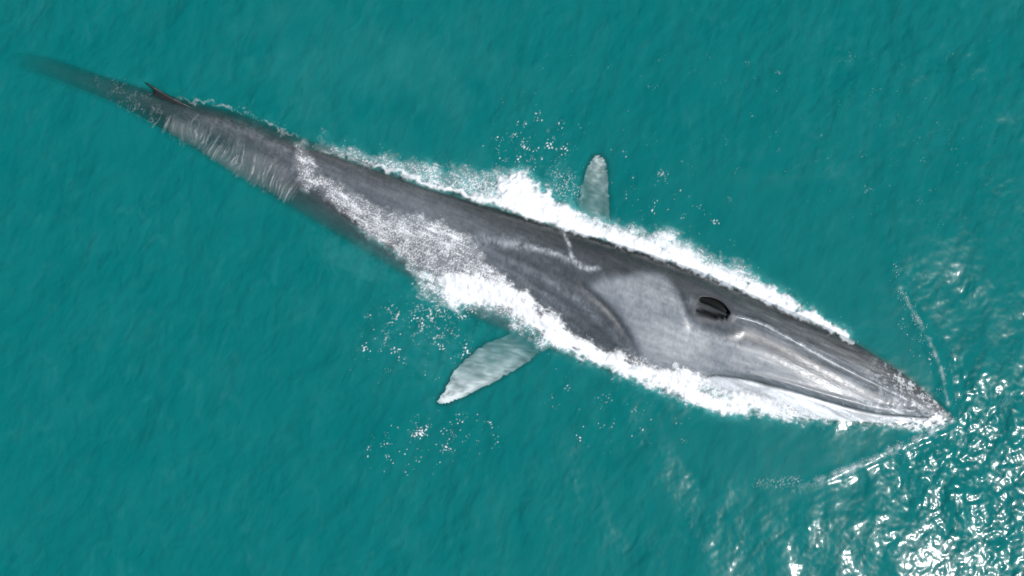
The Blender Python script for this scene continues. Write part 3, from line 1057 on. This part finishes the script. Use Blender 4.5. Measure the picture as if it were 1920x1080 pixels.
foam_sheet('foam_streak', cov_t, 0.004 + 0 * cov_t, 'thin pale streaks of water running off the tail stock')

# bow wave at the snout
bow = warp(soft([(1585, 783), (1640, 784), (1700, 788), (1745, 782), (1770, 772), (1784, 780), (1782, 794), (1740, 812), (1690, 806), (1620, 798), (1570, 792)], 5), 5, 2)
d_b = bow * (0.48 + 0.2 * lace2 + 0.14 * grain + 0.16 * run_n) + 0.5 * soft([(1700, 788), (1765, 778), (1783, 784), (1775, 798), (1725, 806)], 6)
cov_b = (sm(0.30, 0.9, d_b) * 0.85 + 0.25 * bow * sm(-1, 1, run_n)) * sm(0.03, 0.2, bow)
for pts, w, amt in ((bow_up, 2.6, 0.25), (bow_dn, 4.5, 0.5)):
    d, s, t = dist_line(pts, GX, GY, 60)
    cov_b = np.maximum(cov_b, amt * np.exp(-((d) / (w * (1 + 0.8 * t))) ** 2) * sm(-0.3, 1.3, 0.5 + 0.5 * lump + 0.3 * grain) * (1 - sm(0.5, 0.98, t)))
foam_sheet('bow_foam', cov_b, cov_b * (0.03 + 0.004 * grain + 0.01 * lump), 'thin white foam curling off the snout tip along the bow wave')

# loose lace off the left flipper, small flecks, and flecks painted for sun glints
lc = soft([(768, 560), (800, 552), (850, 570), (880, 590), (860, 615), (820, 640), (780, 630), (764, 600)], 9)
lc = warp(lc, 14, 8)
cov_c = 0.9 * sm(0.3, 0.95, 0.45 * lace + 0.35 * lace2 + 0.2 * grain + 0.12 * lump) * lc * sm(0.05, 0.5, lc)
lc2 = warp(soft([(722, 640), (733, 575), (748, 568), (742, 605), (730, 640)], 3), 6)
cov_c += 0.8 * lc2 * sm(0.2, 1.0, lace2 * 0.6 + 0.4 * grain)
lc3 = soft([(1410, 902), (1450, 898), (1505, 892), (1500, 908), (1450, 914), (1412, 910)], 4)
cov_c += 0.45 * lc3 * sm(0.5, 1.2, lace + 0.4 * grain)
lc4 = soft([(1020, 320), (1060, 318), (1090, 350), (1080, 385), (1040, 368)], 9)
cov_c += 0.7 * lc4 * sm(0.7, 1.2, lace + 0.3 * grain)
fl = gnoise(3.4, 10, 42, 0.3)
fl_big = gnoise(14, 70, 43, 1.2)
spots = 1.0 * soft([(900, 300), (950, 250), (1010, 225), (1045, 240), (1075, 300), (1085, 345), (1040, 335), (980, 318), (930, 310)], 16) \
    + 1.0 * soft([(680, 830), (760, 790), (900, 772), (945, 800), (900, 850), (790, 875), (720, 880)], 14) + 0.8 * soft([(650, 690), (700, 600), (780, 560), (900, 600), (880, 680), (760, 690)], 25) \
    + 0.6 * soft([(1010, 720), (1200, 750), (1330, 800), (1100, 840)], 25) + 0.7 * soft([(1150, 290), (1200, 330), (1310, 400), (1380, 460), (1300, 440), (1180, 400)], 18) \
    + 0.9 * soft([(1680, 580), (1715, 600), (1745, 680), (1760, 740), (1740, 740), (1715, 660)], 9) + 0.16 * soft([(640, 100), (1900, 60), (1900, 480), (1250, 380)], 40) * 0.6  # second patch: white flecks painted in for sun glints
cov_f = sm(0.02, 0.3, spots) * sm(1.95, 2.9, 0.85 * fl + 0.75 * fl_big + 0.15 * grain - 1.0 * (1 - np.clip(spots, 0, 1)))
cov_c = np.maximum(cov_c, 0.95 * np.clip(cov_f, 0, 1))
foam_sheet('foam_lace_and_glints', cov_c, cov_c * 0.012, 'loose lacy foam flecks drifting clear of the flanks, with white flecks painted for sun glints')

# aerated water: pale green halo of bubbles under and beside the froth
halo = np.clip(blur(cov_u + cov_l, 9), 0, 1) + 0.6 * np.clip(blur(cov_b, 6), 0, 1)
halo = np.clip(halo * (0.75 + 0.3 * lump + 0.2 * run_n), 0, 1)
milk = milk + 0.6 * halo + 0.06 * warp(lc4, 10, 6)
mk = np.zeros(len(sea.data.vertices))
mk[:nx * ny] = (np.clip(sample(milk, PXg, PYg), 0, 0.6) * fade).ravel()
attr(sea, 'milk', mk)

# ------------------------------------------------------------------ spray
OCT = np.array([[1, 0, 0], [0, 1, 0], [-1, 0, 0], [0, -1, 0], [0, 0, 1], [0, 0, -1]], float)
OCF = np.array([[0, 1, 4], [1, 2, 4], [2, 3, 4], [3, 0, 4], [1, 0, 5], [2, 1, 5], [3, 2, 5], [0, 3, 5]])


def spray(name, prob, count, r0, r1, rise, label, seed):
    r = np.random.default_rng(seed)
    p = np.clip(prob, 0, None).astype(np.float64).ravel()
    cell = r.choice(p.size, count, p=p / p.sum())
    px = cell % CW + X0 + r.random(count)
    py = cell // CW + Y0 + r.random(count)
    rad = r0 * (r1 / r0) ** (r.random(count) ** 2.2)
    z = surf_z(px, py) + rise * r.random(count) ** 2.5 + rad * 0.5
    c = to_world(px, py, z)
    a = r.random(count) * 6.28
    shp = OCT[None] * rad[:, None, None] * (0.7 + 0.6 * r.random((count, 6, 1)))
    ca, sa = np.cos(a)[:, None], np.sin(a)[:, None]
    shp = np.stack([shp[..., 0] * ca - shp[..., 1] * sa, shp[..., 0] * sa + shp[..., 1] * ca, shp[..., 2]], -1)
    v = (c[:, None] + shp).reshape(-1, 3)
    f = (OCF[None] + 6 * np.arange(count)[:, None, None]).reshape(-1, 3)
    o = build(name, v, f, M_DROP, True, label, 'spray', 'stuff')
    attr(o, 'cover', np.repeat(0.75 + 0.25 * r.random(count), 6))
    return o


clump = sm(0.2, 1.6, lump)
edge_u = np.clip(blur(cov_u, 8) - 0.25 * cov_u, 0, 1) * (1 - back) * (0.2 + clump)
spray('spray', edge_u, 2600, 0.003, 0.009, 0.12, 'fine white spray thrown up along the right flank foam', 51)
spk = soft([(900, 305), (950, 260), (1010, 232), (1040, 240), (1075, 300), (1085, 345), (1040, 330), (980, 315), (930, 310)], 14)
spray('spray', spk * sm(0.9, 2.4, lump + 0.5 * lace), 200, 0.003, 0.008, 0.12, 'scattered white drops in the water behind the far flipper', 52)
edge_l = np.clip(blur(cov_l, 7) - 0.35 * cov_l, 0, 1) * (0.2 + clump) * (1 - 0.9 * jaw) + 0.25 * cov_l * sm(560, 600, GX) * (1 - sm(800, 900, GX))
spray('spray', edge_l, 2600, 0.003, 0.008, 0.04, 'fine white spray bubbling along the left flank foam', 53)
far = soft([(640, 700), (700, 600), (780, 560), (900, 600), (880, 680), (760, 690)], 25) * 0.6 + soft([(690, 830), (760, 790), (900, 775), (940, 800), (900, 850), (780, 880), (720, 870)], 16) \
    + 0.35 * soft([(1000, 700), (1200, 740), (1300, 790), (1100, 820)], 25) + 0.5 * soft([(1160, 300), (1300, 380), (1380, 450), (1320, 450), (1180, 400)], 18)  # drops in the lower patch stand in for sun glints
spray('spray', far * sm(1.0, 2.4, lump), 250, 0.003, 0.008, 0.02, 'stray white drops and bubbles round the near flipper, some standing in for sun glints', 54)
bs = np.exp(-(dist_line(bow_up, GX, GY, 60)[0] / 9) ** 2) + 1.2 * np.exp(-(dist_line(bow_dn, GX, GY, 60)[0] / 9) ** 2) * (1 - sm(0.6, 0.95, td)) + 0.6 * blur(cov_b, 6) + 0.3 * soft([(1690, 600), (1720, 620), (1730, 680), (1700, 660)], 8)
spray('spray', bs * sm(0.4, 1.8, lump + 0.4 * grain), 700, 0.003, 0.010, 0.05, 'white drops flung from the snout along the bow wave', 55)
